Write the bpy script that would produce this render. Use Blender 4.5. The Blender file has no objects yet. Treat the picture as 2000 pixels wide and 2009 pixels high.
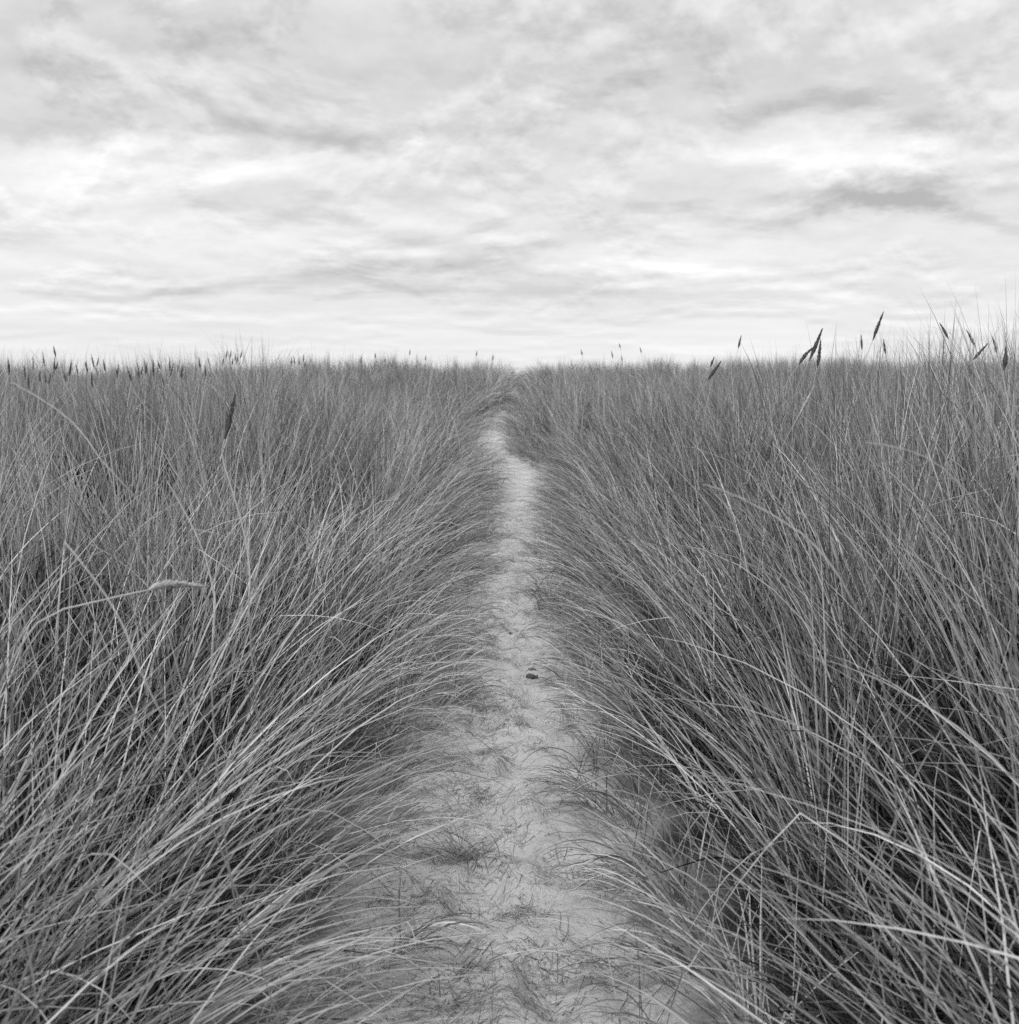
import bpy, math
import numpy as np
from mathutils import Vector, Matrix

# ------------------------------------------------------------------ scene, camera
scene = bpy.context.scene
rng = np.random.default_rng(20)
IMG_W, IMG_H, FPX = 2000.0, 2009.0, 2400.0      # photograph size and focal length in its pixels
EYE = 1.45                                      # camera height above the path (m)
Y_HORIZON = 740.0                               # photo row of eye level
PITCH = math.atan((IMG_H / 2 - Y_HORIZON) / FPX)

cam_data = bpy.data.cameras.new("camera")
cam_data.sensor_fit = 'HORIZONTAL'
cam_data.sensor_width = 56.0
cam_data.lens = 56.0 * FPX / IMG_W
cam_data.clip_start = 0.02
cam_data.clip_end = 8000.0
cam_data.dof.use_dof = True
cam_data.dof.focus_distance = 4.2
cam_data.dof.aperture_fstop = 11.0
cam = bpy.data.objects.new("camera", cam_data)
scene.collection.objects.link(cam)
cam.location = (0, 0, EYE)
cam.rotation_euler = (math.pi / 2 - PITCH, 0, 0)
scene.camera = cam

# ------------------------------------------------------------------ sky
SUN_ELEV, SUN_AZ = math.radians(62), math.radians(215)    # azimuth from +Y clockwise: behind the camera
world = bpy.data.worlds.new("World")
scene.world = world
world.use_nodes = True
wt = world.node_tree
wt.nodes.clear()


class NT:
    """tiny helper to write node maths"""
    def __init__(self, tree):
        self.t = tree

    def n(self, kind, **kw):
        nd = self.t.nodes.new(kind)
        for k, v in kw.items():
            setattr(nd, k, v)
        return nd

    def put(self, sock, v):
        if isinstance(v, bpy.types.NodeSocket):
            self.t.links.new(v, sock)
        elif v is not None:
            sock.default_value = v

    def m(self, op, a, b=None, c=None, clamp=False):
        nd = self.n("ShaderNodeMath", operation=op, use_clamp=clamp)
        self.put(nd.inputs[0], a)
        self.put(nd.inputs[1], b)
        self.put(nd.inputs[2], c)
        return nd.outputs[0]

    def vec(self, x, y, z):
        nd = self.n("ShaderNodeCombineXYZ")
        for i, v in enumerate((x, y, z)):
            self.put(nd.inputs[i], v)
        return nd.outputs[0]

    def noise(self, v, scale, detail=6.0, rough=0.55, dist=0.0, lac=2.0, colour=False):
        nd = self.n("ShaderNodeTexNoise")
        self.put(nd.inputs["Vector"], v)
        nd.inputs["Scale"].default_value = scale
        nd.inputs["Detail"].default_value = detail
        nd.inputs["Roughness"].default_value = rough
        nd.inputs["Lacunarity"].default_value = lac
        nd.inputs["Distortion"].default_value = dist
        return nd.outputs["Color" if colour else 0]

    def ramp(self, v, lo, hi, a=0.0, b=1.0, smooth=True):
        nd = self.n("ShaderNodeMapRange")
        nd.interpolation_type = 'SMOOTHSTEP' if smooth else 'LINEAR'
        self.put(nd.inputs[0], v)
        for i, x in zip((1, 2, 3, 4), (lo, hi, a, b)):
            self.put(nd.inputs[i], x)
        return nd.outputs[0]


w = NT(wt)
tc = w.n("ShaderNodeTexCoord")
sep = w.n("ShaderNodeSeparateXYZ")
wt.links.new(tc.outputs["Generated"], sep.inputs[0])
dx, dy, dz = sep.outputs
zc = w.m('MAXIMUM', dz, 0.0)
# cloud fields wrap round the whole sky; they flatten towards the horizon as a deck of cloud does
hl = w.m('SQRT', w.m('ADD', w.m('ADD', w.m('MULTIPLY', dx, dx), w.m('MULTIPLY', dy, dy)), 1e-4))
cxn = w.m('MULTIPLY', w.m('DIVIDE', dx, hl), 6.2)
cyn = w.m('MULTIPLY', w.m('DIVIDE', dy, hl), 6.2)
up = w.m('MULTIPLY', w.m('LOGARITHM', w.m('ADD', zc, 0.045), math.e), 3.4)
up1 = w.m('ADD', up, 0.17)
P0 = w.vec(cxn, cyn, up)
P1 = w.vec(cxn, cyn, up1)
n0 = w.noise(P0, 1.0, 9, 0.60, 0.25)
n1 = w.noise(P1, 1.0, 9, 0.60, 0.25)
m0 = w.noise(P0, 2.3, 8, 0.60, 0.15)
m1 = w.noise(P1, 2.3, 8, 0.60, 0.15)
big = w.noise(P0, 0.42, 3, 0.5)
fade = w.ramp(zc, 0.0, 0.09, 0.35, 1.0)
heap = w.m('SUBTRACT', w.ramp(n0, 0.46, 0.58), w.ramp(n1, 0.46, 0.58))      # bright tops, grey bases
heap2 = w.m('SUBTRACT', m0, m1)
val = w.m('MULTIPLY_ADD', w.m('SUBTRACT', n0, 0.5), -0.12, 0.55)
val = w.m('MULTIPLY_ADD', heap, w.m('MULTIPLY', fade, 0.115), val)
val = w.m('MULTIPLY_ADD', heap2, w.m('MULTIPLY', fade, 0.22), val)
val = w.m('MULTIPLY_ADD', w.m('SUBTRACT', big, 0.5), 0.22, val)
val = w.m('MULTIPLY_ADD', w.ramp(zc, 0.0, 0.22, 1.0, 0.0), 0.09, val)     # thin bright air low down
# single cloud bodies seen in this part of the sky: bearing and height angle, warped by noise
wy = w.m('MAXIMUM', dy, 0.05)
ua = w.m('DIVIDE', dx, wy)
va = w.m('DIVIDE', dz, wy)
wrp = w.n("ShaderNodeSeparateXYZ")
wt.links.new(w.noise(w.vec(w.m('MULTIPLY', ua, 13.0), w.m('MULTIPLY', va, 26.0), 0.0), 1.0, 9, 0.66, 0.1, colour=True), wrp.inputs[0])
ua = w.m('MULTIPLY_ADD', w.m('SUBTRACT', wrp.outputs[0], 0.5), 0.15, ua)
va = w.m('MULTIPLY_ADD', w.m('SUBTRACT', wrp.outputs[1], 0.5), 0.075, va)
front = w.ramp(dy, 0.1, 0.4)
CLOUDS = [  # photo column, row, half width, half height (photo px), brightness change
    (330, 330, 300, 40, 0.24), (150, 370, 120, 32, 0.14), (780, 305, 220, 26, 0.15),
    (120, 275, 150, 24, -0.12), (620, 290, 170, 30, -0.17), (1010, 285, 110, 28, -0.13),
    (130, 165, 150, 26, -0.07), (900, 150, 420, 50, -0.10), (1380, 150, 260, 45, -0.09),
    (1730, 400, 170, 26, -0.34), (1790, 360, 110, 22, -0.16), (1650, 315, 190, 48, 0.24), (1830, 250, 110, 26, -0.10),
    (830, 430, 150, 30, 0.14), (400, 450, 180, 30, 0.13), (760, 540, 260, 26, -0.14),
    (1280, 510, 220, 30, 0.16), (1120, 575, 190, 24, -0.15), (330, 560, 240, 22, -0.11),
    (1560, 220, 220, 22, -0.10), (640, 480, 180, 26, 0.10), (1060, 225, 60, 34, 0.12),
]
for cx_, cy_, sx_, sy_, amp in CLOUDS:
    a = w.m('MULTIPLY', w.m('SUBTRACT', ua, (cx_ - 1000) / FPX), FPX / sx_)
    b = w.m('MULTIPLY', w.m('SUBTRACT', va, (Y_HORIZON - cy_) / FPX), FPX / sy_)
    r2 = w.m('ADD', w.m('MULTIPLY', a, a), w.m('MULTIPLY', b, b))
    g = w.m('MULTIPLY', w.m('EXPONENT', w.m('MULTIPLY', r2, -0.9)), front)
    val = w.m('MULTIPLY_ADD', g, amp * 0.62, val)
val = w.m('MINIMUM', w.m('MAXIMUM', val, 0.36), 0.80)
skyt = w.n("ShaderNodeTexSky", sky_type='NISHITA', sun_disc=False)
skyt.sun_elevation = SUN_ELEV
skyt.sun_rotation = SUN_AZ
bw = w.n("ShaderNodeRGBToBW")
wt.links.new(skyt.outputs[0], bw.inputs[0])
thin = w.m('MULTIPLY', bw.outputs[0], 1.0)
cover = w.m('MULTIPLY', val, 10.0)
sky_v = w.m('ADD', w.m('MULTIPLY', thin, 0.06), w.m('MULTIPLY', cover, 0.94))
bg = w.n("ShaderNodeBackground")
bg.inputs[1].default_value = 0.1
comb = w.n("ShaderNodeCombineColor")
for i in range(3):
    wt.links.new(sky_v, comb.inputs[i])
wt.links.new(comb.outputs[0], bg.inputs[0])
wo = w.n("ShaderNodeOutputWorld")
wt.links.new(bg.outputs[0], wo.inputs[0])

sun_data = bpy.data.lights.new("sun", 'SUN')
sun_data.energy = 1.5
sun_data.angle = math.radians(12)
sun_data.color = (1.0, 1.0, 1.0)        # black and white photograph
sun = bpy.data.objects.new("sun", sun_data)
scene.collection.objects.link(sun)
sd = Vector((math.sin(SUN_AZ) * math.cos(SUN_ELEV), math.cos(SUN_AZ) * math.cos(SUN_ELEV), math.sin(SUN_ELEV)))
sun.rotation_euler = sd.to_track_quat('Z', 'Y').to_euler()
sun.location = sd * 50

vs = scene.view_settings
vs.view_transform = 'Standard'
vs.look = 'None'
vs.exposure = 0.45
vs.gamma = 1.0
vs.use_curve_mapping = False
scene.cycles.use_denoising = False
scene.cycles.max_bounces = 6
scene.cycles.diffuse_bounces = 1
scene.cycles.transmission_bounces = 3

# ------------------------------------------------------------------ helpers
COL = scene.collection


def tag(o, label, cat=None, group=None, kind=None):
    o["label"] = label
    if cat:
        o["category"] = cat
    if group:
        o["group"] = group
    if kind:
        o["kind"] = kind
    return o


def vnoise(x, y, seed=0):
    """smooth value noise 0..1"""
    xi, yi = np.floor(x).astype(np.int64), np.floor(y).astype(np.int64)
    fx, fy = x - xi, y - yi
    fx, fy = fx * fx * (3 - 2 * fx), fy * fy * (3 - 2 * fy)

    def h(a, b):
        k = (a * 374761393 + b * 668265263 + seed * 974634777) & 0xFFFFFFFF
        k = ((k ^ (k >> 13)) * 1274126177) & 0xFFFFFFFF
        return ((k ^ (k >> 16)) & 0xFFFFFF) / float(0xFFFFFF)
    a, b, c, d = h(xi, yi), h(xi + 1, yi), h(xi, yi + 1), h(xi + 1, yi + 1)
    return (a * (1 - fx) + b * fx) * (1 - fy) + (c * (1 - fx) + d * fx) * fy


def fbm(x, y, seed=0, octv=4):
    r, amp, tot = 0.0, 1.0, 0.0
    for i in range(octv):
        r = r + amp * vnoise(x * 2 ** i, y * 2 ** i, seed + i * 17)
        tot += amp
        amp *= 0.5
    return r / tot


def sstep(a, b, x):
    t = np.clip((np.asarray(x, float) - a) / (b - a), 0, 1)
    return t * t * (3 - 2 * t)


CP, SP = math.cos(PITCH), math.sin(PITCH)


def ray(px, py):
    u, v = (px - IMG_W / 2) / FPX, -(py - IMG_H / 2) / FPX
    return np.array([u, CP + v * SP, -SP + v * CP])


def at(px, py, depth):
    """point seen at a photo pixel, standing depth metres in front of the camera"""
    r = ray(px, py)
    return np.array([0, 0, EYE]) + r * (depth / r[1])


def z_path(y):
    """height of the path along its run: level, then climbing to the dune crest"""
    y = np.asarray(y, float)
    return 1.18 * sstep(8.0, 40.0, y) - 2.8 * sstep(46, 150, y)


def on_path(px, py):
    r = ray(px, py)
    ts = np.linspace(1.0, 60, 6000)
    zz = EYE + r[2] * ts - z_path(r[1] * ts)
    k = np.argmax(zz < 0)
    return r[0] * ts[k], r[1] * ts[k]


ROWS = [(2009, 700, 1275), (1900, 718, 1245), (1800, 742, 1215), (1700, 768, 1190), (1600, 800, 1160),
        (1500, 835, 1145), (1400, 872, 1118), (1300, 896, 1104), (1200, 915, 1087), (1150, 925, 1070),
        (1095, 936, 1076), (1051, 938, 1074), (1022, 934, 1075), (985, 955, 1084), (949, 980, 1086), (917, 962, 1054),
        (900, 944, 1018), (887, 934, 990), (858, 944, 996), (835, 948, 992), (822, 958, 992), (811, 972, 1004)]
ys, cxs, hws = [], [], []
for row, l, r in ROWS:
    xl, yl = on_path(l, row)
    xr, yr = on_path(r, row)
    ys.append(yl)
    cxs.append((xl + xr) / 2)
    hws.append((xr - xl) / 2)
SAND_END = ys[-1] + 0.8
ys = [-4.0, 1.0] + ys + [SAND_END + 7, 60.0]
cxs = [cxs[0], cxs[0]] + cxs + [cxs[-1] + 0.45, cxs[-1] + 1.2]
hws = [0.35, 0.35] + hws + [0.0, 0.0]
ys, cxs, hws = map(np.array, (ys, cxs, hws))
print("path", [(round(a, 2), round(b, 2), round(c, 2)) for a, b, c in zip(ys, cxs, hws)])


def path_c(y):
    return np.interp(y, ys, cxs)


def path_w(y):
    return np.interp(y, ys, hws)


def z_bank(x, y):
    """dune surface beside the path"""
    x, y = np.asarray(x, float), np.asarray(y, float)
    s = x - path_c(y)
    zp = z_path(y)
    bear = x / np.maximum(y, 4.0)
    # level of the dune top on each side, reached a couple of strides from the path
    top_r = np.maximum(0.66 + 0.12 * sstep(1.3, 2.6, s) * sstep(3.4, 5.5, y) * (1 - sstep(7, 13, y)), zp + 0.06)
    top_l = 0.34 + 0.17 * sstep(4, 10, y)
    top_l = np.maximum(top_l, (zp + 0.05) * sstep(-0.30, -0.10, bear) + (0.68 + 0.14 * sstep(14, 22, y)) * (1 - sstep(-0.30, -0.10, bear)) * sstep(8, 14, y))
    rise_r = sstep(0.30, 2.2, s)
    rise_l = sstep(0.30, 2.2, -s)
    side = np.where(s > 0, rise_r * (top_r - zp), rise_l * (top_l - zp))
    side = side * (1 - sstep(46, 90, y))
    lump = (fbm(x * 0.5 + 7, y * 0.5, 3, 3) - 0.5) * (0.22 + 0.26 * sstep(8, 14, y)) * sstep(0.5, 2.5, np.abs(s)) * (1 - 0.6 * sstep(30, 60, y))
    lump = lump + (fbm(x * 0.9 + 2, y * 0.35, 13, 3) - 0.5) * 0.42 * sstep(7, 12, y) * (1 - sstep(46, 60, y)) * sstep(0.3, 1.2, np.abs(s))
    lump = lump - 0.10 * sstep(-0.5, -0.4, bear) * (1 - sstep(-0.31, -0.22, bear)) * sstep(5.0, 6.2, y) * (1 - sstep(8.0, 9.6, y))
    lump = lump + 0.36 * np.exp(-((x + 2.85) / 0.55) ** 2 - ((y - 12.2) / 1.0) ** 2)
    return zp + side + lump * (1 - sstep(80, 200, np.hypot(x, y)))


# ------------------------------------------------------------------ materials
def new_mat(name):
    m = bpy.data.materials.new(name)
    m.use_nodes = True
    m.node_tree.nodes.clear()
    return m, NT(m.node_tree)


def grey(h, v):
    c = h.n("ShaderNodeCombineColor")
    for i in range(3):
        h.put(c.inputs[i], v)
    return c.outputs[0]


def out(h, shader, disp=None):
    o = h.n("ShaderNodeOutputMaterial")
    h.t.links.new(shader, o.inputs[0])


def principled(h, col, rough, spec=0.3):
    p = h.n("ShaderNodeBsdfPrincipled")
    h.put(p.inputs["Base Color"], col)
    h.put(p.inputs["Roughness"], rough)
    p.inputs["Specular IOR Level"].default_value = spec
    return p


def leaf_material(name, lo, hi, gamma=1.6, trans=0.3):
    m, h = new_mat(name)
    at_ = h.n("ShaderNodeAttribute", attribute_name="tone")
    t = h.m('POWER', at_.outputs["Fac"], gamma)
    g = h.n("ShaderNodeNewGeometry")
    streak = h.noise(g.outputs["Position"], 38.0, 3, 0.6)
    v = h.m('MULTIPLY_ADD', t, hi - lo, lo)
    v = h.m('MULTIPLY', v, h.m('MULTIPLY_ADD', streak, 0.5, 0.75))
    c = grey(h, v)
    p = principled(h, c, 0.48, 0.35)
    tr = h.n("ShaderNodeBsdfTranslucent")
    h.put(tr.inputs[0], c)
    mix = h.n("ShaderNodeMixShader")
    mix.inputs[0].default_value = trans
    h.t.links.new(p.outputs[0], mix.inputs[1])
    h.t.links.new(tr.outputs[0], mix.inputs[2])
    out(h, mix.outputs[0])
    return m


MAT_GRASS = leaf_material("marram_leaf", 0.14, 0.72, 1.3, 0.04)
MAT_THATCH = leaf_material("dead_thatch_shade", 0.012, 0.09, 1.8, 0.03)  # darker than dead leaves are: shade of the gaps painted into the colour
MAT_LITTER = leaf_material("dead_leaf", 0.05, 0.34, 1.2, 0.1)

MAT_STALK, h = new_mat("straw_stalk")
g = h.n("ShaderNodeNewGeometry")
v = h.m('MULTIPLY_ADD', h.noise(g.outputs["Position"], 30, 4, 0.6), 0.24, 0.36)
out(h, principled(h, grey(h, v), 0.5, 0.35).outputs[0])


def spike_material(name, lo, hi):
    m, h = new_mat(name)
    tcx = h.n("ShaderNodeTexCoord")
    nz = h.noise(tcx.outputs["Object"], 26, 4, 0.7)
    v = h.m('MULTIPLY_ADD', nz, hi - lo, lo)
    p = principled(h, grey(h, v), 0.75, 0.15)
    b = h.n("ShaderNodeBump")
    b.inputs["Strength"].default_value = 0.5
    b.inputs["Distance"].default_value = 0.02
    h.put(b.inputs["Height"], h.noise(tcx.outputs["Object"], 40, 3, 0.6))
    h.t.links.new(b.outputs[0], p.inputs["Normal"])
    out(h, p.outputs[0])
    return m


MAT_SPIKE_DARK = spike_material("ripe_seed_spike", 0.035, 0.14)
MAT_SPIKE_PALE = spike_material("bleached_seed_spike", 0.30, 0.62)

# dry sand
MAT_SAND, h = new_mat("dry_sand")
g = h.n("ShaderNodeNewGeometry")
pos = g.outputs["Position"]
patch = h.noise(pos, 3.2, 6, 0.62, 0.3)
grain = h.noise(pos, 420.0, 2, 0.7)
speck = h.noise(pos, 95.0, 4, 0.7)
v = h.m('MULTIPLY_ADD', h.m('SUBTRACT', patch, 0.5), 0.42, 0.62)
v = h.m('MULTIPLY_ADD', h.m('SUBTRACT', grain, 0.5), 0.24, v)
v = h.m('SUBTRACT', v, h.ramp(speck, 0.56, 0.70, 0.0, 0.26))
v = h.m('MINIMUM', h.m('MAXIMUM', v, 0.14), 0.78)
p = principled(h, grey(h, v), 0.92, 0.12)
b = h.n("ShaderNodeBump")
b.inputs["Strength"].default_value = 0.9
b.inputs["Distance"].default_value = 0.03
hgt = h.m('ADD', h.m('ADD', h.noise(pos, 28, 6, 0.7), h.m('MULTIPLY', h.noise(pos, 11, 3, 0.6, 0.5), 1.2)), h.m('MULTIPLY', grain, 0.12))
h.put(b.inputs["Height"], hgt)
h.t.links.new(b.outputs[0], p.inputs["Normal"])
out(h, p.outputs[0])

# ground under the grass: littered sand, coloured near black to paint in the shade
MAT_GROUND, h = new_mat("littered_sand_shade")
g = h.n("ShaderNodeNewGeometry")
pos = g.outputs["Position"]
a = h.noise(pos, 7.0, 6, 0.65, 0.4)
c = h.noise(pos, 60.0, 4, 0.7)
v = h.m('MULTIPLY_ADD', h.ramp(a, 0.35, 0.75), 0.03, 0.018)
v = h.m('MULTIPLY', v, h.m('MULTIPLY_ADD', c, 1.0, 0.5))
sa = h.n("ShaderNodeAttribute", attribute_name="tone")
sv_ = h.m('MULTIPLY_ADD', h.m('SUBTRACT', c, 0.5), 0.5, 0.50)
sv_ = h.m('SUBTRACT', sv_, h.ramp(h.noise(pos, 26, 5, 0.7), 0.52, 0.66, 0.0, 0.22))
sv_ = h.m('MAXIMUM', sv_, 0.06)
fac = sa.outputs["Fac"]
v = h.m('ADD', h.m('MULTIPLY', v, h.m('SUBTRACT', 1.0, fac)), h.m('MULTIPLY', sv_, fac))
p = principled(h, grey(h, v), 0.95, 0.08)
b = h.n("ShaderNodeBump")
b.inputs["Strength"].default_value = 0.7
b.inputs["Distance"].default_value = 0.02
h.put(b.inputs["Height"], c)
h.t.links.new(b.outputs[0], p.inputs["Normal"])
out(h, p.outputs[0])


# ------------------------------------------------------------------ mesh builders
def mesh_np(name, verts, faces_q=None, faces_t=None, mat=None, tone=None, smooth=True):
    me = bpy.data.meshes.new(name)
    nq = 0 if faces_q is None else len(faces_q)
    nt = 0 if faces_t is None else len(faces_t)
    loops = []
    if nq:
        loops.append(np.asarray(faces_q).reshape(-1))
    if nt:
        loops.append(np.asarray(faces_t).reshape(-1))
    loops = np.concatenate(loops).astype(np.int32)
    start = np.concatenate([np.arange(nq) * 4, nq * 4 + np.arange(nt) * 3]).astype(np.int32)
    me.vertices.add(len(verts))
    me.vertices.foreach_set("co", np.asarray(verts, np.float32).reshape(-1))
    me.loops.add(len(loops))
    me.loops.foreach_set("vertex_index", loops)
    me.polygons.add(nq + nt)
    me.polygons.foreach_set("loop_start", start)
    if smooth:
        me.polygons.foreach_set("use_smooth", np.ones(nq + nt, dtype=bool))
    if tone is not None:
        at_ = me.attributes.new("tone", 'FLOAT', 'POINT')
        at_.data.foreach_set("value", np.asarray(tone, np.float32))
    me.update(calc_edges=True)
    if mat:
        me.materials.append(mat)
    return me


def add_obj(name, me, parent=None, loc=None):
    o = bpy.data.objects.new(name, me)
    COL.objects.link(o)
    if parent is not None:
        o.parent = parent
    if loc is not None:
        o.location = loc
    return o


def grid_faces(nu, nv):
    i = np.arange((nu - 1) * (nv - 1))
    a = (i // (nv - 1)) * nv + i % (nv - 1)
    return np.stack([a, a + nv, a + nv + 1, a + 1], 1)


# ------------------------------------------------------------------ ground
def spaced(lo, hi, near, grow, even=0.0):
    v, st = [lo], near
    while v[-1] < hi:
        v.append(v[-1] + st)
        if v[-1] > even:
            st *= grow
    return np.array(v)


right_x = spaced(0.0, 3500, 0.05, 1.08, 1.6)
xs = np.concatenate([-right_x[:0:-1], right_x])
fy = spaced(0.0, 4000, 0.08, 1.05, 14.0)
by = -spaced(0.0, 300, 0.15, 1.2)[:0:-1]
yy = np.concatenate([by, fy])
X, Y = np.meshgrid(xs, yy, indexing='ij')
Z = z_bank(X, Y)
s = np.abs(X - path_c(Y))
edge = path_w(Y) * (0.94 + 0.35 * (fbm(X * 5, Y * 5, 5, 3) - 0.5))
Z += (fbm(X * 3, Y * 3, 11, 3) - 0.5) * 0.035 * (1 - sstep(10, 25, Y))
Z -= 0.12 * (1 - sstep(-0.05, 0.06, s - edge)) * (1 - sstep(SAND_END - 1.2, SAND_END, Y)) * (Y > -2.4)
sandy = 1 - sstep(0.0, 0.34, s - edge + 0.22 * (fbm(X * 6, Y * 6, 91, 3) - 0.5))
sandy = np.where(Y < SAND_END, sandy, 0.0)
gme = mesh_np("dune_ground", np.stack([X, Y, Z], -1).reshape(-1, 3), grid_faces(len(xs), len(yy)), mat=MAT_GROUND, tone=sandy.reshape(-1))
ground = tag(add_obj("dune_ground", gme), "littered sand of the dune, painted near black as shade under the grass", "ground", kind="structure")

# sand path: its own sheet, tucked under the dune on both edges
py = np.concatenate([np.arange(-2.5, 1.2, 0.12), np.arange(1.2, 9, 0.022), np.arange(9, 20, 0.06), np.arange(20, SAND_END, 0.2)])
pu = np.linspace(-1, 1, 71)
U, V = np.meshgrid(pu, py, indexing='ij')
half = path_w(V) + 0.20
PX = path_c(V) + U * half


def sand_z(x, y):
    s_ = np.abs(x - path_c(y))
    e_ = path_w(y) * (1.0 + 0.35 * (fbm(x * 5, y * 5, 5, 3) - 0.5))
    e_ = e_ * (1 - 0.9 * sstep(SAND_END - 2.4, SAND_END, y + 1.2 * (fbm(x * 3, y * 1.5, 8, 3) - 0.5)))
    z = z_path(y) - 0.012
    z = z + (fbm(x * 4.2, y * 3.4, 21, 3) - 0.5) * 0.075 * (1 - 0.7 * sstep(7, 14, y)) + (fbm(x * 16, y * 14, 22, 3) - 0.5) * 0.034
    # trodden hollows, one after another
    for k in range(26):
        fx = path_c(1.6 + 0.42 * k) + (0.09 if k % 2 else -0.07) + 0.05 * math.sin(k * 2.3)
        fy_ = 1.6 + 0.42 * k + 0.07 * math.sin(k * 1.7)
        q = ((x - fx) / 0.075) ** 2 + ((y - fy_) / 0.15) ** 2
        z = z - 0.040 * np.exp(-q ** 2) + 0.014 * np.exp(-(np.sqrt(q) - 1.6) ** 2 * 4)
    return z - 0.11 * sstep(0.02, 0.2, s_ - e_)


PZ = sand_z(PX, V)
sme = mesh_np("sand_path", np.stack([PX, V, PZ], -1).reshape(-1, 3), grid_faces(len(pu), len(py)), mat=MAT_SAND)
sand = tag(add_obj("sand_path", sme), "narrow trodden path of pale sand winding through the dune grass", "path", kind="structure")


# ------------------------------------------------------------------ grass
def blades(base, phi, L, th0, th1, pw, width, twist, K, tone, kink=None, floor_gap=0.012):
    """ribbon leaves bending over from their root; returns verts, quads, tris, tones"""
    N = len(L)
    t = np.linspace(0, 1, K + 1)
    tm = (t[:-1] + t[1:]) / 2
    th = th0[:, None] + (th1 - th0)[:, None] * tm[None] ** pw[:, None]
    if kink is not None:
        th = th + kink[1][:, None] * (tm[None] > kink[0][:, None])
    seg = (L / K)[:, None]
    wob = rng.normal(0, 0.05, (N, K)).cumsum(1)
    ph = phi[:, None] + wob
    hx = np.sin(th) * seg
    pts = np.zeros((N, K + 1, 3))
    pts[:, 0] = base
    pts[:, 1:, 0] = base[:, None, 0] + np.cumsum(hx * np.cos(ph), 1)
    pts[:, 1:, 1] = base[:, None, 1] + np.cumsum(hx * np.sin(ph), 1)
    pts[:, 1:, 2] = base[:, None, 2] + np.cumsum(np.cos(th) * seg, 1)
    gz = z_bank(pts[..., 0], pts[..., 1])
    lift = rng.uniform(0.3, 2.5, (N, 1)) * floor_gap
    pts[:, 1:, 2] = np.maximum(pts[:, 1:, 2], (gz + lift)[:, 1:])
    # ribbon side vector, turning slowly along the leaf
    tan = np.gradient(pts, axis=1)
    tan /= np.linalg.norm(tan, axis=2, keepdims=True) + 1e-9
    side = np.stack([-np.sin(phi), np.cos(phi), np.zeros(N)], 1)[:, None, :] * np.ones((1, K + 1, 1))
    nor = np.cross(tan, side)
    a = (twist[:, None] + twist[:, None] * 0.8 * t[None])[..., None]
    sv = side * np.cos(a) + nor * np.sin(a)
    prof = np.clip(0.75 + 0.5 * t, 0, 1) * np.clip((1.0 - t) * 2.2, 0.0, 1) ** 0.75
    prof = prof[:K]
    wd = (width[:, None] * prof[None])[..., None] * 0.5
    Lp = pts[:, :K] - sv[:, :K] * wd
    Rp = pts[:, :K] + sv[:, :K] * wd
    V = np.concatenate([np.stack([Lp, Rp], 2).reshape(N, 2 * K, 3), pts[:, K:]], 1)      # 2K+1 verts
    nv = 2 * K + 1
    off = (np.arange(N) * nv)[:, None]
    k = np.arange(K - 1) * 2
    q = np.stack([k, k + 1, k + 3, k + 2], 1)
    Q = (off[:, None, :] + q[None]).reshape(-1, 4)
    T = (off + np.array([2 * K - 2, 2 * K - 1, 2 * K])[None]).reshape(-1, 3)
    tn = np.repeat(tone, nv)
    return V, Q, T, tn


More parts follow.
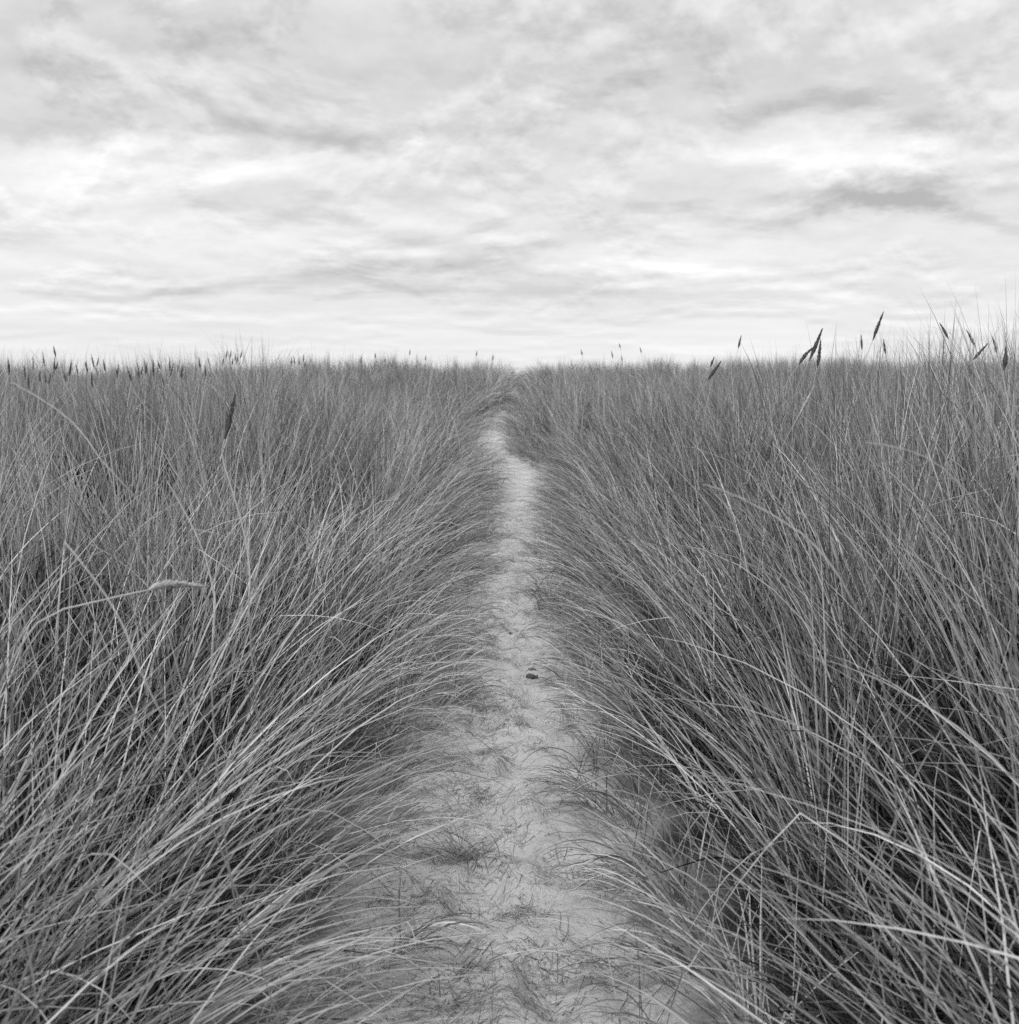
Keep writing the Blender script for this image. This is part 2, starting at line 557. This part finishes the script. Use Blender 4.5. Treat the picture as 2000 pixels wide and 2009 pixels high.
def field(y0, y1, dens, blades_per, K, wmul, margin, lo_h=0.72, hi_h=1.06, under=False):
    """tussocks over a depth range -> arrays of blades for both sides of the path"""
    W = 0.47 * y1 + margin
    n = int((2 * W) * (y1 - y0) * dens / blades_per)
    tx, ty = rng.uniform(-W, W, n), rng.uniform(y0, y1, n)
    keep = np.abs(tx) < 0.47 * np.maximum(ty, 0) + margin
    sx = tx - path_c(ty)
    d = np.abs(sx) - path_w(ty)
    keep &= d > (0.34 if under else -0.12) + 0.12 * rng.random(n)
    hole = fbm(tx * 2.3 + 30, ty * 2.3, 47, 3)
    thin_ = np.clip((hole - 0.39) / 0.11, 0.06, 1.0) if not under else np.ones(n)
    thin_ = np.maximum(thin_, 0.8 * (1 - sstep(0.35, 0.8, d)))          # the fringe along the path is unbroken
    thin_ = thin_ * np.clip(0.60 + d / 0.30, 0.15, 1)
    bear = tx / np.maximum(ty, 1.0)
    hollow = sstep(-0.46, -0.42, bear) * (1 - sstep(-0.31, -0.25, bear)) * sstep(5.4, 6.0, ty) * (1 - sstep(8.4, 9.4, ty))
    thin_ = thin_ * (1 - 0.88 * hollow)             # open hollow behind the first rise of the lower bank
    keep &= rng.random(n) < thin_
    tx, ty, sx, d = tx[keep], ty[keep], sx[keep], d[keep]
    n = len(tx)
    cnt = rng.poisson(blades_per, n)
    idx = np.repeat(np.arange(n), cnt)
    N = len(idx)
    r = np.abs(rng.normal(0, 0.042, N))
    an = rng.uniform(0, 2 * math.pi, N)
    bx, by_ = tx[idx] + r * np.cos(an), ty[idx] + r * np.sin(an)
    s_ = bx - path_c(by_)
    dd = np.maximum(np.abs(s_) - path_w(by_), 0.0)
    sgn = np.sign(s_)
    right_side = sgn > 0
    # how far the leaves hang over towards the path: strong at its edge, none a stride or two away
    reach = np.where(right_side, 0.75, 0.95 + 0.35 * (1 - sstep(1.2, 2.6, by_)))
    over = np.exp(-(dd / reach) ** 1.6)
    # direction: to the path, blended with the breeze (towards -x and a little away)
    t_phi = rng.normal(0, 0.50, n)[idx]
    to_path = np.where(right_side, math.pi, 0.0)
    vx = over * np.cos(to_path) * 1.0 + (1 - over) * (-0.35 + 0.75 * np.cos(an))
    vy = over * 0.10 + (1 - over) * (0.10 + 0.75 * np.sin(an))
    phi = np.arctan2(vy, vx) + t_phi + rng.normal(0, 0.30 + 0.35 * (1 - over), N)
    t_len = np.clip(rng.normal(1.0, 0.13, n), 0.7, 1.15)[idx]
    L = rng.uniform(lo_h, hi_h, N) * t_len
    L *= 0.48 + 0.52 * sstep(0.0, 0.5, dd)
    L *= 1 - 0.32 * (1 - sstep(0.05, 0.7, dd)) * (1 - sstep(8.0, 16.0, by_))     # trodden short where feet pass
    L *= np.where(rng.random(N) < 0.22, rng.uniform(0.4, 0.8, N), 1.0)
    L *= np.where(right_side, 0.97, 1.0) * (0.80 + 0.40 * fbm(bx * 0.9 + 3, by_ * 0.9, 71, 3)) * (1 + 0.12 * sstep(10, 20, by_) * (vnoise(bx * 0.7, by_ * 0.3, 73) - 0.3))
    t_lean = rng.normal(0, 0.20, n)[idx]
    th0 = np.clip(0.10 + (0.42 + 0.22 * (1 - sstep(2.0, 4.5, by_))) * over + t_lean * 0.6 + rng.normal(0, 0.10, N), 0, 1.1)
    th1 = 0.38 + 1.38 * over + 0.35 * np.exp(-(dd / 0.22) ** 2) + t_lean + rng.normal(0, 0.22, N)
    sweep = np.where(right_side, 0.0, 1.0) * (1 - sstep(1.6, 3.2, by_)) * sstep(0.15, 0.5, dd)
    th0 = th0 + 0.22 * sweep
    th1 = th1 + 0.30 * sweep
    loose = rng.random(N) < 0.10
    th1 = np.where(loose, th1 + rng.uniform(0.3, 1.0, N), th1)
    phi = np.where(loose, phi + rng.normal(0, 0.9, N), phi)
    # odd leaves and old stems crossing the general sweep
    odd = rng.random(N) < 0.17
    phi = np.where(odd, rng.uniform(0, 2 * math.pi, N), phi)
    th0 = np.where(odd, np.abs(rng.normal(0.15, 0.22, N)), th0)
    th1 = np.where(odd, th0 + np.abs(rng.normal(0.25, 0.45, N)), th1)
    if under:                                   # dead leaves slumped every way below the green ones, darkened as painted shade
        phi = np.where(rng.random(N) < 0.45, phi, rng.uniform(0, 2 * math.pi, N))
        th0 = rng.uniform(0.1, 1.0, N)
        th1 = rng.uniform(0.6, 2.0, N)
    pw = rng.uniform(0.9, 1.9, N)
    width = rng.uniform(0.0022, 0.0042, N) * wmul
    twist = rng.normal(0, 0.55, N)
    tone = np.clip(rng.beta(2.0, 3.0, N) + rng.normal(0, 0.13, n)[idx], 0.02, 1)
    tone = np.clip(tone + (fbm(bx * 0.55 + 9, by_ * 0.55, 72, 3) - 0.5) * 0.55, 0.01, 1)
    dead = rng.random(N) < 0.10
    tone = np.where(dead, rng.uniform(0.6, 1.0, N), tone)
    kt = rng.uniform(0.35, 0.8, N)
    ka = np.where(rng.random(N) < 0.035, rng.uniform(0.5, 1.6, N), 0.0)
    base = np.stack([bx, by_, z_bank(bx, by_) - 0.012], 1)
    V, Q, T, tn = blades(base, phi, L, th0, th1, pw, width, twist, K, tone, (kt, ka))
    # nothing may grow through the lens
    nv = 2 * K + 1
    Vr = V
    near = (np.linalg.norm(Vr - np.array([0, 0.1, EYE]), axis=2).min(1) < 0.42)
    sel = ~near
    return Vr[sel], tn.reshape(-1, nv)[sel], right_side[sel], K


def join(parts):
    vs_, qs, ts, tn = [], [], [], []
    off = 0
    for V, tone, K in parts:
        N, nv = V.shape[:2]
        o = off + (np.arange(N) * nv)[:, None]
        k = np.arange(K - 1) * 2
        q = np.stack([k, k + 1, k + 3, k + 2], 1)
        qs.append((o[:, None, :] + q[None]).reshape(-1, 4))
        ts.append((o + np.array([2 * K - 2, 2 * K - 1, 2 * K])[None]).reshape(-1, 3))
        vs_.append(V.reshape(-1, 3))
        tn.append(tone.reshape(-1))
        off += N * nv
    return np.concatenate(vs_), np.concatenate(qs), np.concatenate(ts), np.concatenate(tn)


bands = [field(-0.4, 2.4, 1050, 22, 11, 1.3, 0.9, 0.74, 1.08),
         field(2.4, 6.5, 1150, 24, 8, 1.25, 1.0),
         field(6.5, 14.0, 700, 22, 6, 1.6, 1.2),
         field(14.0, 24.0, 330, 20, 4, 1.7, 1.6, 0.66, 0.95),
         field(24.0, 46.0, 130, 16, 3, 2.6, 2.0, 0.62, 0.9)]
tri = 0
for right_flag, label in ((False, "dense marram grass on the bank with the bent pale seed stalk"),
                          (True, "dense marram grass on the bank with tall dark seed heads")):
    parts = [(V[rs == right_flag], tn[rs == right_flag], K) for V, tn, rs, K in bands]
    v_, q_, t_, tn_ = join(parts)
    tri += len(q_) * 2 + len(t_)
    me = mesh_np("dune_grass", v_, q_, t_, MAT_GRASS, tn_)
    tag(add_obj("dune_grass", me), label, "grass", kind="stuff")
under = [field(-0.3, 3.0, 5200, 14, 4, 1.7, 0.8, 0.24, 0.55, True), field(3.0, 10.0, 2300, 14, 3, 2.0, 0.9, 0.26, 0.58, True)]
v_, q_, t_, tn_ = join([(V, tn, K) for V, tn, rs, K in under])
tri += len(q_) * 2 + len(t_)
tag(add_obj("dead_grass_shade", mesh_np("dead_grass_shade", v_, q_, t_, MAT_THATCH, tn_)),
    "tangled dead grass thatch, painted near black as shade under the green dune grass", "dead grass", kind="stuff")
print("grass triangles", tri, [len(b_[0]) for b_ in bands + under])

# dead leaf bits strewn over the sand
n = 16000
ly = 1.3 + rng.random(n) ** 1.5 * 13
lu = np.clip(rng.normal(-0.30, 0.60, n), -1.25, 1.25)
lx = path_c(ly) + lu * path_w(ly)
patchy = fbm(lx * 3.0, ly * 3.0, 61, 3) + 0.09 * (lu < -0.2) + 0.12 * (np.abs(lu) > 0.7)
k = rng.random(n) < sstep(0.36, 0.66, patchy)
lx, ly = lx[k], ly[k]
# trampled mats of dead leaves, most of them along one edge
mc = 230
my = 1.7 + rng.random(mc) ** 1.3 * 12
mu = np.where(rng.random(mc) < 0.62, rng.uniform(-1.15, -0.15, mc), rng.uniform(-0.6, 1.15, mc))
mx = path_c(my) + mu * path_w(my)
mi = np.repeat(np.arange(mc), rng.integers(40, 170, mc))
mr = rng.uniform(0.02, 0.075, mc)[mi]
lx = np.concatenate([lx, mx[mi] + rng.normal(0, 1.5, len(mi)) * mr])
ly = np.concatenate([ly, my[mi] + rng.normal(0, 1.0, len(mi)) * mr])
n = len(lx)
K = 4
phi = rng.uniform(0, 2 * math.pi, n)
Ln = np.clip(rng.lognormal(-3.55, 0.75, n), 0.006, 0.22)
t = np.linspace(0, 1, K + 1)
ph = phi[:, None] + rng.normal(0, 0.28, (n, 1)) * t[None] + rng.normal(0, .03, (n, K + 1))
pts = np.zeros((n, K + 1, 3))
pts[..., 0] = lx[:, None] + np.cumsum(np.cos(ph) * (Ln / K)[:, None], 1)
pts[..., 1] = ly[:, None] + np.cumsum(np.sin(ph) * (Ln / K)[:, None], 1)
pts[..., 2] = sand_z(pts[..., 0], pts[..., 1]) + rng.uniform(-0.0015, 0.004, (n, 1)) + rng.uniform(0, 0.012, (n, 1)) * (Ln > .05)[:, None] * np.sin(t * 3.1)[None]
sv = np.stack([-np.sin(ph), np.cos(ph), rng.normal(0, .5, (n, 1)) * np.ones((1, K + 1))], -1)
wd = (rng.uniform(0.0008, 0.0019, (n, 1)) * (1 - 0.7 * t ** 2)[None])[..., None] * 0.5
Vl = np.concatenate([np.stack([pts[:, :K] - sv[:, :K] * wd[:, :K], pts[:, :K] + sv[:, :K] * wd[:, :K]], 2).reshape(n, 2 * K, 3), pts[:, K:]], 1)
v_, q_, t_, tn_ = join([(Vl, np.repeat(rng.random(n)[:, None], 2 * K + 1, 1), K)])
tag(add_obj("grass_litter", mesh_np("grass_litter", v_, q_, t_, MAT_LITTER, tn_)),
    "broken dead grass bits strewn over the sand path", "litter", kind="stuff")


# ------------------------------------------------------------------ seed heads and single stalks
def tube(pts, rad, sides=6):
    pts = np.asarray(pts, float)
    n = len(pts)
    tan = np.gradient(pts, axis=0)
    tan /= np.linalg.norm(tan, axis=1, keepdims=True)
    ref = np.array([0.31, 0.9, 0.2])
    a = np.cross(tan, ref)
    a /= np.linalg.norm(a, axis=1, keepdims=True)
    b = np.cross(tan, a)
    ang = np.arange(sides) / sides * 2 * math.pi
    V = pts[:, None] + (a[:, None] * np.cos(ang)[None, :, None] + b[:, None] * np.sin(ang)[None, :, None]) * np.asarray(rad)[:, None, None]
    i = np.arange((n - 1) * sides)
    r, c = i // sides, i % sides
    c2 = (c + 1) % sides
    Q = np.stack([r * sides + c, r * sides + c2, (r + 1) * sides + c2, (r + 1) * sides + c], 1)
    return V.reshape(-1, 3), Q


def spline(ctrl, n):
    """Catmull-Rom through control points"""
    c = np.asarray(ctrl, float)
    c = np.concatenate([[2 * c[0] - c[1]], c, [2 * c[-1] - c[-2]]])
    m = len(c) - 3
    o = []
    for u in np.linspace(0, m - 1e-6, n):
        i = int(u)
        f = u - i
        p0, p1, p2, p3 = c[i:i + 4]
        o.append(0.5 * (2 * p1 + (p2 - p0) * f + (2 * p0 - 5 * p1 + 4 * p2 - p3) * f * f + (3 * p1 - p0 - 3 * p2 + p3) * f ** 3))
    return np.array(o)


def spike_mesh(axis, rmax, seed, mat, nsp=90):
    """dense marram panicle round a bent axis: a ribbed spindle set with pointed spikelets"""
    rg = np.random.default_rng(seed)
    n = len(axis)
    t = np.concatenate([[0], np.cumsum(np.linalg.norm(np.diff(axis, axis=0), axis=1))])
    t = t / t[-1]
    prof = np.clip(np.minimum((t + 0.03) / 0.30, 1) ** 0.7 * np.minimum((1.0 - t) / 0.55 + 0.02, 1) ** 0.8, 0.05, 1)
    rmax = rmax * 0.88
    rad = rmax * prof * (1 + 0.20 * rg.normal(0, 1, n).clip(-1, 1))
    V, Q = tube(axis, rad * 0.86, 8)
    tan = np.gradient(axis, axis=0)
    ln = np.linalg.norm(axis[-1] - axis[0])
    tan /= np.linalg.norm(tan, axis=1, keepdims=True)
    T, VV = [], [V]
    off = len(V)
    for _ in range(nsp):
        u = rg.uniform(0.0, 0.96)
        f = np.interp(u, t, np.arange(n))
        i = min(int(f), n - 2)
        c = axis[i] + (axis[i + 1] - axis[i]) * (f - i)
        tg = tan[i]
        rr = rmax * np.interp(u, t, prof)
        side = np.cross(tg, rg.normal(0, 1, 3))
        side /= np.linalg.norm(side)
        out_ = np.cross(tg, side)
        sl = ln * rg.uniform(0.07, 0.12)
        b0 = c + out_ * rr * 0.55
        tip = b0 + tg * sl + out_ * rr * rg.uniform(0.35, 1.0)
        mid = b0 + tg * sl * 0.45 + out_ * rr * 0.55
        wv = side * rmax * 0.24
        VV.append(np.array([b0, mid - wv, mid + wv, tip]))
        T += [[off, off + 2, off + 1], [off + 1, off + 2, off + 3]]
        off += 4
    return mesh_np("seed_spike", np.concatenate(VV), Q, np.array(T), mat)


seed_no = [0]


def root_run(p, d):
    """carry a stalk on from its lowest seen point: along its own direction, bending down to the ground"""
    d = np.array(d, float)
    d[1] = max(d[1], 0.0)
    d /= np.linalg.norm(d) + 1e-9
    o, p = [], np.array(p, float)
    if d[2] > -0.05:
        d[2] = -0.05
    for _ in range(60):
        d = d * 0.80 + np.array([0, 0.65, -1.0]) * 0.20
        d /= np.linalg.norm(d)
        p = p + d * 0.08
        g_ = float(z_bank(p[0], p[1])) - 0.01
        if p[2] <= g_ + 0.03:
            o.append(np.array([p[0], p[1], g_]))
            return o
        o.append(p.copy())
    o[-1][2] = float(z_bank(o[-1][0], o[-1][1])) - 0.01
    return o


def seed_stalk(spike_px, depth, label, group=None, pale=False, stem_px=None, rmax=0.0065, rstem=0.0014, foot=None, name="seed_head", detail=True):
    """spike_px: photo points from the spike's foot to its tip; stem_px: points down the stem; foot (dx, dy) offset of the root"""
    seed_no[0] += 1
    rg = np.random.default_rng(1000 + seed_no[0])
    P = np.array([at(x, y, depth + 0.02 * i) for i, (x, y) in enumerate(spike_px)])
    axis = spline(P, 13 if detail else 8)
    b, d0 = axis[0], axis[0] - axis[2]
    d0 = d0 / np.linalg.norm(d0)
    if stem_px:
        S = [at(x, y, depth - 0.02 * i) for i, (x, y) in enumerate(stem_px)]
    else:
        S = []
    last = np.array(S[-1]) if S else b
    prev = np.array(S[-2]) if len(S) > 1 else (b if S else axis[2])
    down = root_run(last, last - prev)
    foot_p = down[-1]
    ctrl = down[::-1] + [np.array(p_) for p_ in S[::-1]] + [b]
    stem = spline(ctrl, 30 if detail else 12)
    stem = np.concatenate([stem, [axis[1]]])
    root = bpy.data.objects.new(name, None)
    root.empty_display_size = 0.05
    COL.objects.link(root)
    root.location = foot_p
    tag(root, label, "seed head", group)
    V, Q = tube(stem - foot_p, np.linspace(rstem * 1.25, rstem * 0.75, len(stem)), 6 if detail else 4)
    add_obj("stem", mesh_np("stem", V, Q, mat=MAT_STALK), root)
    add_obj("seed_spike", spike_mesh(axis - foot_p, rmax, seed_no[0], MAT_SPIKE_PALE if pale else MAT_SPIKE_DARK, (220 if pale else 110) if detail else 26), root)
    return root


# ripe heads standing over the grass of the higher bank
G_SKY = "dark seed heads above the higher bank"
SKY_LABEL = "slender dark seed head sticking up from the higher bank's grass into the sky"
for pts_, d, lab, r_ in [
        ([(1713, 668), (1722, 643), (1734, 612)], 5.6, "tallest dark seed head, standing clear above the higher bank's grass", 0.0085),
        ([(1588, 708), (1600, 680), (1614, 645)], 4.6, "thick dark seed head leaning against two others on the grass skyline", 0.0085),
        ([(1567, 716), (1582, 695), (1598, 680)], 4.4, "greyish seed head crossing low behind the thick dark one", 0.0075),
        ([(1604, 722), (1608, 694), (1611, 667)], 4.5, "upright tapering seed head just beside the thick leaning dark one", 0.0075),
        ([(1909, 707), (1922, 692), (1939, 674)], 5.2, "dark seed head tilted steeply across two thinner ones", 0.0070),
        ([(1971, 727), (1973, 703), (1974, 681)], 4.2, "broad upright greyish seed head at the outer end of the skyline row", 0.0085)]:
    seed_stalk(pts_, d, lab, None, rmax=r_)
for pts_, d in [([(1692, 687), (1690, 658)], 7.5), ([(1738, 696), (1736, 680), (1734, 665)], 7.0),
                ([(1862, 666), (1854, 650), (1844, 633)], 6.4), ([(1915, 681), (1906, 664), (1897, 647)], 6.6),
                ([(1957, 694), (1953, 677), (1947, 660)], 6.4), ([(1449, 684), (1452, 670), (1455, 658)], 8.0),
                ([(1394, 720), (1398, 710), (1402, 700)], 7.5), ([(1388, 748), (1402, 727), (1416, 708)], 5.4)]:
    seed_stalk(pts_, d, SKY_LABEL, G_SKY, rmax=0.0075)
# single heads inside the grass
seed_stalk([(440, 866), (452, 818), (462, 772)], 2.9, "stout dark seed head rising alone from the lower bank's grass", None,
           stem_px=[(436, 898), (459, 973), (480, 1050), (491, 1126), (488, 1175)], rmax=0.0070, rstem=0.0022, foot=(-0.02, 0.05))
seed_stalk([(291, 1158), (309, 1150), (346, 1145), (397, 1150)], 2.0, "pale bleached seed head on a stalk bent over level above the grass", None, True,
           stem_px=[(204, 1177), (89, 1210), (30, 1285)], rmax=0.0078, rstem=0.0019, foot=(-0.10, 0.05), name="bent_seed_head")
seed_stalk([(537, 789), (546, 757)], 4.6, "small pale seed head beside the stout dark one in the grass", None, True, rmax=0.0060)
seed_stalk([(1568, 815), (1583, 787), (1598, 757)], 3.8, "pale seed head slanting inside the grass below the dark skyline heads", None, True, rmax=0.0050)
seed_stalk([(1506, 905), (1510, 884), (1515, 862)], 4.2, "short black seed head half sunk in the higher bank's grass", None, rmax=0.0065)
# little heads along the far crest
for x_, y0, y1 in [(1141, 697, 685), (1201, 703, 688), (1216, 684, 673), (1257, 692, 681), (1220, 710, 697)]:
    seed_stalk([(x_ + 2, y0), (x_ - 1, y1)], 15.0, "tiny dark seed head over the crest beyond the path's bend, higher bank", "tiny seed heads on the crest of the higher bank",
               rmax=0.010, detail=False)
for x_, y0, y1 in [(708, 713, 698), (736, 703, 692), (755, 711, 702), (804, 697, 685), (835, 708, 696), (935, 699, 688), (967, 708, 695)]:
    seed_stalk([(x_, y0), (x_ + 1, y1)], 17.0, "tiny dark seed head over the crest where the path vanishes", "tiny seed heads where the path vanishes",
               rmax=0.011, detail=False)
for x_, y0, y1 in [(595, 711, 694), (579, 716, 698), (571, 718, 701), (588, 717, 702), (597, 722, 709)]:
    seed_stalk([(x_, y0), (x_ + rng.uniform(-3, 3), y1)], 13.0, "small dark seed head in a tight cluster on the crest", "tight cluster of seed heads",
               rmax=0.009, detail=False)
LEFT = [(60, 195), (180, 215), (248, 150), (320, 145), (403, 85), (415, 170), (437, 215), (540, 190), (572, 235), (650, 200), (688, 145),
        (745, 180), (780, 195), (715, 230), (895, 220), (1030, 215), (1090, 200), (1110, 230), (1155, 205), (1190, 215), (1280, 180),
        (1310, 245), (1360, 210), (1375, 260), (1500, 190), (1570, 175), (1545, 225), (220, 290), (300, 290), (385, 290), (340, 330),
        (690, 300), (870, 260), (960, 260), (990, 285), (1080, 270), (1040, 250), (640, 240), (1220, 300), (480, 300)]
for (x_, y_) in LEFT:
    x0, y0 = x_ * 0.26, 650 + y_ * 0.26
    ln = rng.uniform(14, 36)
    y0 += rng.uniform(-3, 9)
    dxp = rng.uniform(-7, 7)
    size = "short " if ln < 21 else ("long " if ln > 29 else "")
    pose = "tilted toward the path" if dxp < -2.5 else ("tilted away from the path" if dxp > 2.5 else "standing upright")
    seed_stalk([(x0 + dxp, y0 + ln), (x0, y0)], rng.uniform(8.0, 11.0),
               size + "dark seed head " + pose + " in the lower bank's ragged skyline row", "ragged skyline row of seed heads", rmax=rng.uniform(0.006, 0.0095), rstem=0.0022, detail=False)
for (x_, y_) in [(1745, 140), (1780, 165), (1828, 145), (1795, 190), (1715, 140), (1690, 190), (1760, 200)]:
    x0, y0 = x_ * 0.26, 650 + y_ * 0.26
    seed_stalk([(x0 - rng.uniform(1, 4), y0 + 16), (x0, y0)], rng.uniform(11, 12),
               "small dark seed head crowning the dark bushy hummock of grass", "seed heads on the bushy hummock", rmax=0.008, detail=False)


def stalk(pts_px, d0, d1, label, r0=0.0018, r1=0.0008, group=None, root=True, foot=(0.0, 0.0)):
    """single conspicuous stalk: photo points from its low end to its tip"""
    m_ = len(pts_px)
    P = [at(x, y, d0 + (d1 - d0) * i / (m_ - 1)) for i, (x, y) in enumerate(pts_px)]
    down = root_run(P[0], P[0] - P[1])
    f = down[-1]
    P = down[::-1] + P
    r0, r1 = r0 * 0.85, r1 * 0.85
    c = spline(P, 40)
    V, Q = tube(c - f, np.linspace(r0, r1, len(c)), 6)
    o = add_obj("grass_stalk", mesh_np("grass_stalk", V, Q, mat=MAT_STALK), loc=f)
    return tag(o, label, "grass stalk", group)


stalk([(415, 1307), (422, 1191), (419, 1162), (404, 1097), (375, 1028), (328, 944)], 1.9, 2.0, "long pale stalk curving past the bent seed head's tip", 0.0022, 0.0012)
stalk([(277, 1322), (248, 1242), (208, 1169), (157, 1100), (127, 1064)], 1.6, 1.7, "pale stalk crossing the bent seed head's own stalk", 0.0019, 0.001)
stalk([(229, 1006), (218, 900), (193, 784)], 2.6, 2.7, "straight pale stalk leaning outward in the lower bank's grass", group=None)
stalk([(317, 1017), (322, 937), (317, 853)], 2.4, 2.4, "short upright pale stalk beside the outward-leaning straight one")
stalk([(200, 905), (156, 842), (100, 795), (22, 749)], 2.0, 2.2, "long thin stalk arched low across the lower bank's outer edge")
stalk([(480, 1045), (488, 991), (513, 915)], 2.9, 3.0, "short pale stalk leaning toward the path beside the stout seed head")
stalk([(1919, 990), (1846, 915), (1777, 882), (1700, 868)], 1.7, 1.7, "stalk arching level toward the path high in the higher bank", 0.0018, 0.0009)
stalk([(1646, 1130), (1573, 1046), (1446, 973), (1380, 950)], 1.6, 1.8, "long blurred stalk sweeping from the higher bank toward the path", 0.0020, 0.0008, foot=(0.25, 0.0))

# ------------------------------------------------------------------ small things on the sand
fp = on_path(905, 1690)
n = 150
an = rng.uniform(0, 2 * math.pi, n)
base = np.stack([fp[0] + rng.normal(0, 0.04, n), fp[1] + rng.normal(0, 0.035, n), np.zeros(n)], 1)
base[:, 2] = sand_z(base[:, 0], base[:, 1]) - 0.004
zsave = z_bank
V, Q, T, tn = blades(base, an, rng.uniform(0.05, 0.18, n), rng.uniform(0.3, 0.9, n), rng.uniform(0.9, 1.7, n), np.ones(n),
                     rng.uniform(.0018, .003, n), rng.normal(0, .5, n), 6, rng.uniform(0.05, 0.45, n), None, 0.002)
tag(add_obj("grass_tuft", mesh_np("grass_tuft", V.reshape(-1, 3), Q, T, MAT_GRASS, tn)),
    "small flattened dark tuft of grass growing out of the sand path", "grass tuft")


def scrap(name, px, py, L, W, arch, label, cat, curl=0.0, crumple=0.2):
    """dark dried scrap: a cupped, crumpled leaf-shaped shell with thickness"""
    x0, y0 = on_path(px, py)
    z0 = float(sand_z(np.array(x0), np.array(y0)))
    nu, nv = 15, 7
    u = np.linspace(-1, 1, nu)
    v = np.linspace(-1, 1, nv)
    U_, V_ = np.meshgrid(u, v, indexing='ij')
    wv = W * np.sqrt(np.clip(1 - U_ ** 2, 0.02, 1)) * (0.55 + 0.9 * fbm(U_ * 2.6 + px * 0.37, np.sign(V_) * 3.0 + 5, 31, 2))
    x = U_ * L
    y = V_ * wv + curl * U_ ** 2
    z = arch * (1 - V_ ** 2) * (1 - U_ ** 2) + arch * 0.5 * np.abs(U_) ** 3 + crumple * arch * (fbm(U_ * 3 + px, V_ * 2, 77, 2) - 0.5) * 2
    top = np.stack([x, y, z + 0.002], -1).reshape(-1, 3)
    bot = top - [0, 0, 0.0022]
    F = grid_faces(nu, nv)
    o = len(top)
    ring = list(range(0, nv)) + [i * nv + nv - 1 for i in range(1, nu)] + [(nu - 1) * nv + j for j in range(nv - 2, -1, -1)] + [i * nv for i in range(nu - 2, 0, -1)]
    R = [[ring[i], ring[(i + 1) % len(ring)], ring[(i + 1) % len(ring)] + o, ring[i] + o] for i in range(len(ring))]
    me = mesh_np(name, np.concatenate([top, bot]), np.concatenate([F, F[:, ::-1] + o, np.array(R)]), mat=MAT_SCRAP)
    ob = add_obj(name, me, loc=(x0, y0, z0 + 0.003))
    ob.rotation_euler = (0.12, 0.1, -0.45 if W < 0.01 else 0.2)
    return tag(ob, label, cat)


MAT_SCRAP, h = new_mat("dried_wrack")
g = h.n("ShaderNodeNewGeometry")
v = h.m('MULTIPLY_ADD', h.noise(g.outputs["Position"], 140, 4, 0.7), 0.22, -0.01)
out(h, principled(h, grey(h, v), 0.55, 0.3).outputs[0])
scrap("shell_fragment", 1044, 1324, 0.030, 0.017, 0.017, "dark cupped shell fragment lying on the sand path", "shell", 0.0, 0.9)
scrap("bark_chip", 1047, 1309, 0.026, 0.006, 0.012, "thin dark chip of bark just beyond the dark cupped shell", "bark chip", -0.01, 0.4)
scrap("curled_twig", 1001, 1241, 0.013, 0.0035, 0.006, "tiny curled black twig alone on bare sand", "twig", 0.012, 0.2)
scrap("dark_pebble", 943, 1237, 0.007, 0.006, 0.008, "tiny dark pebble at the littered edge of the path", "pebble", 0.0, 0.2)
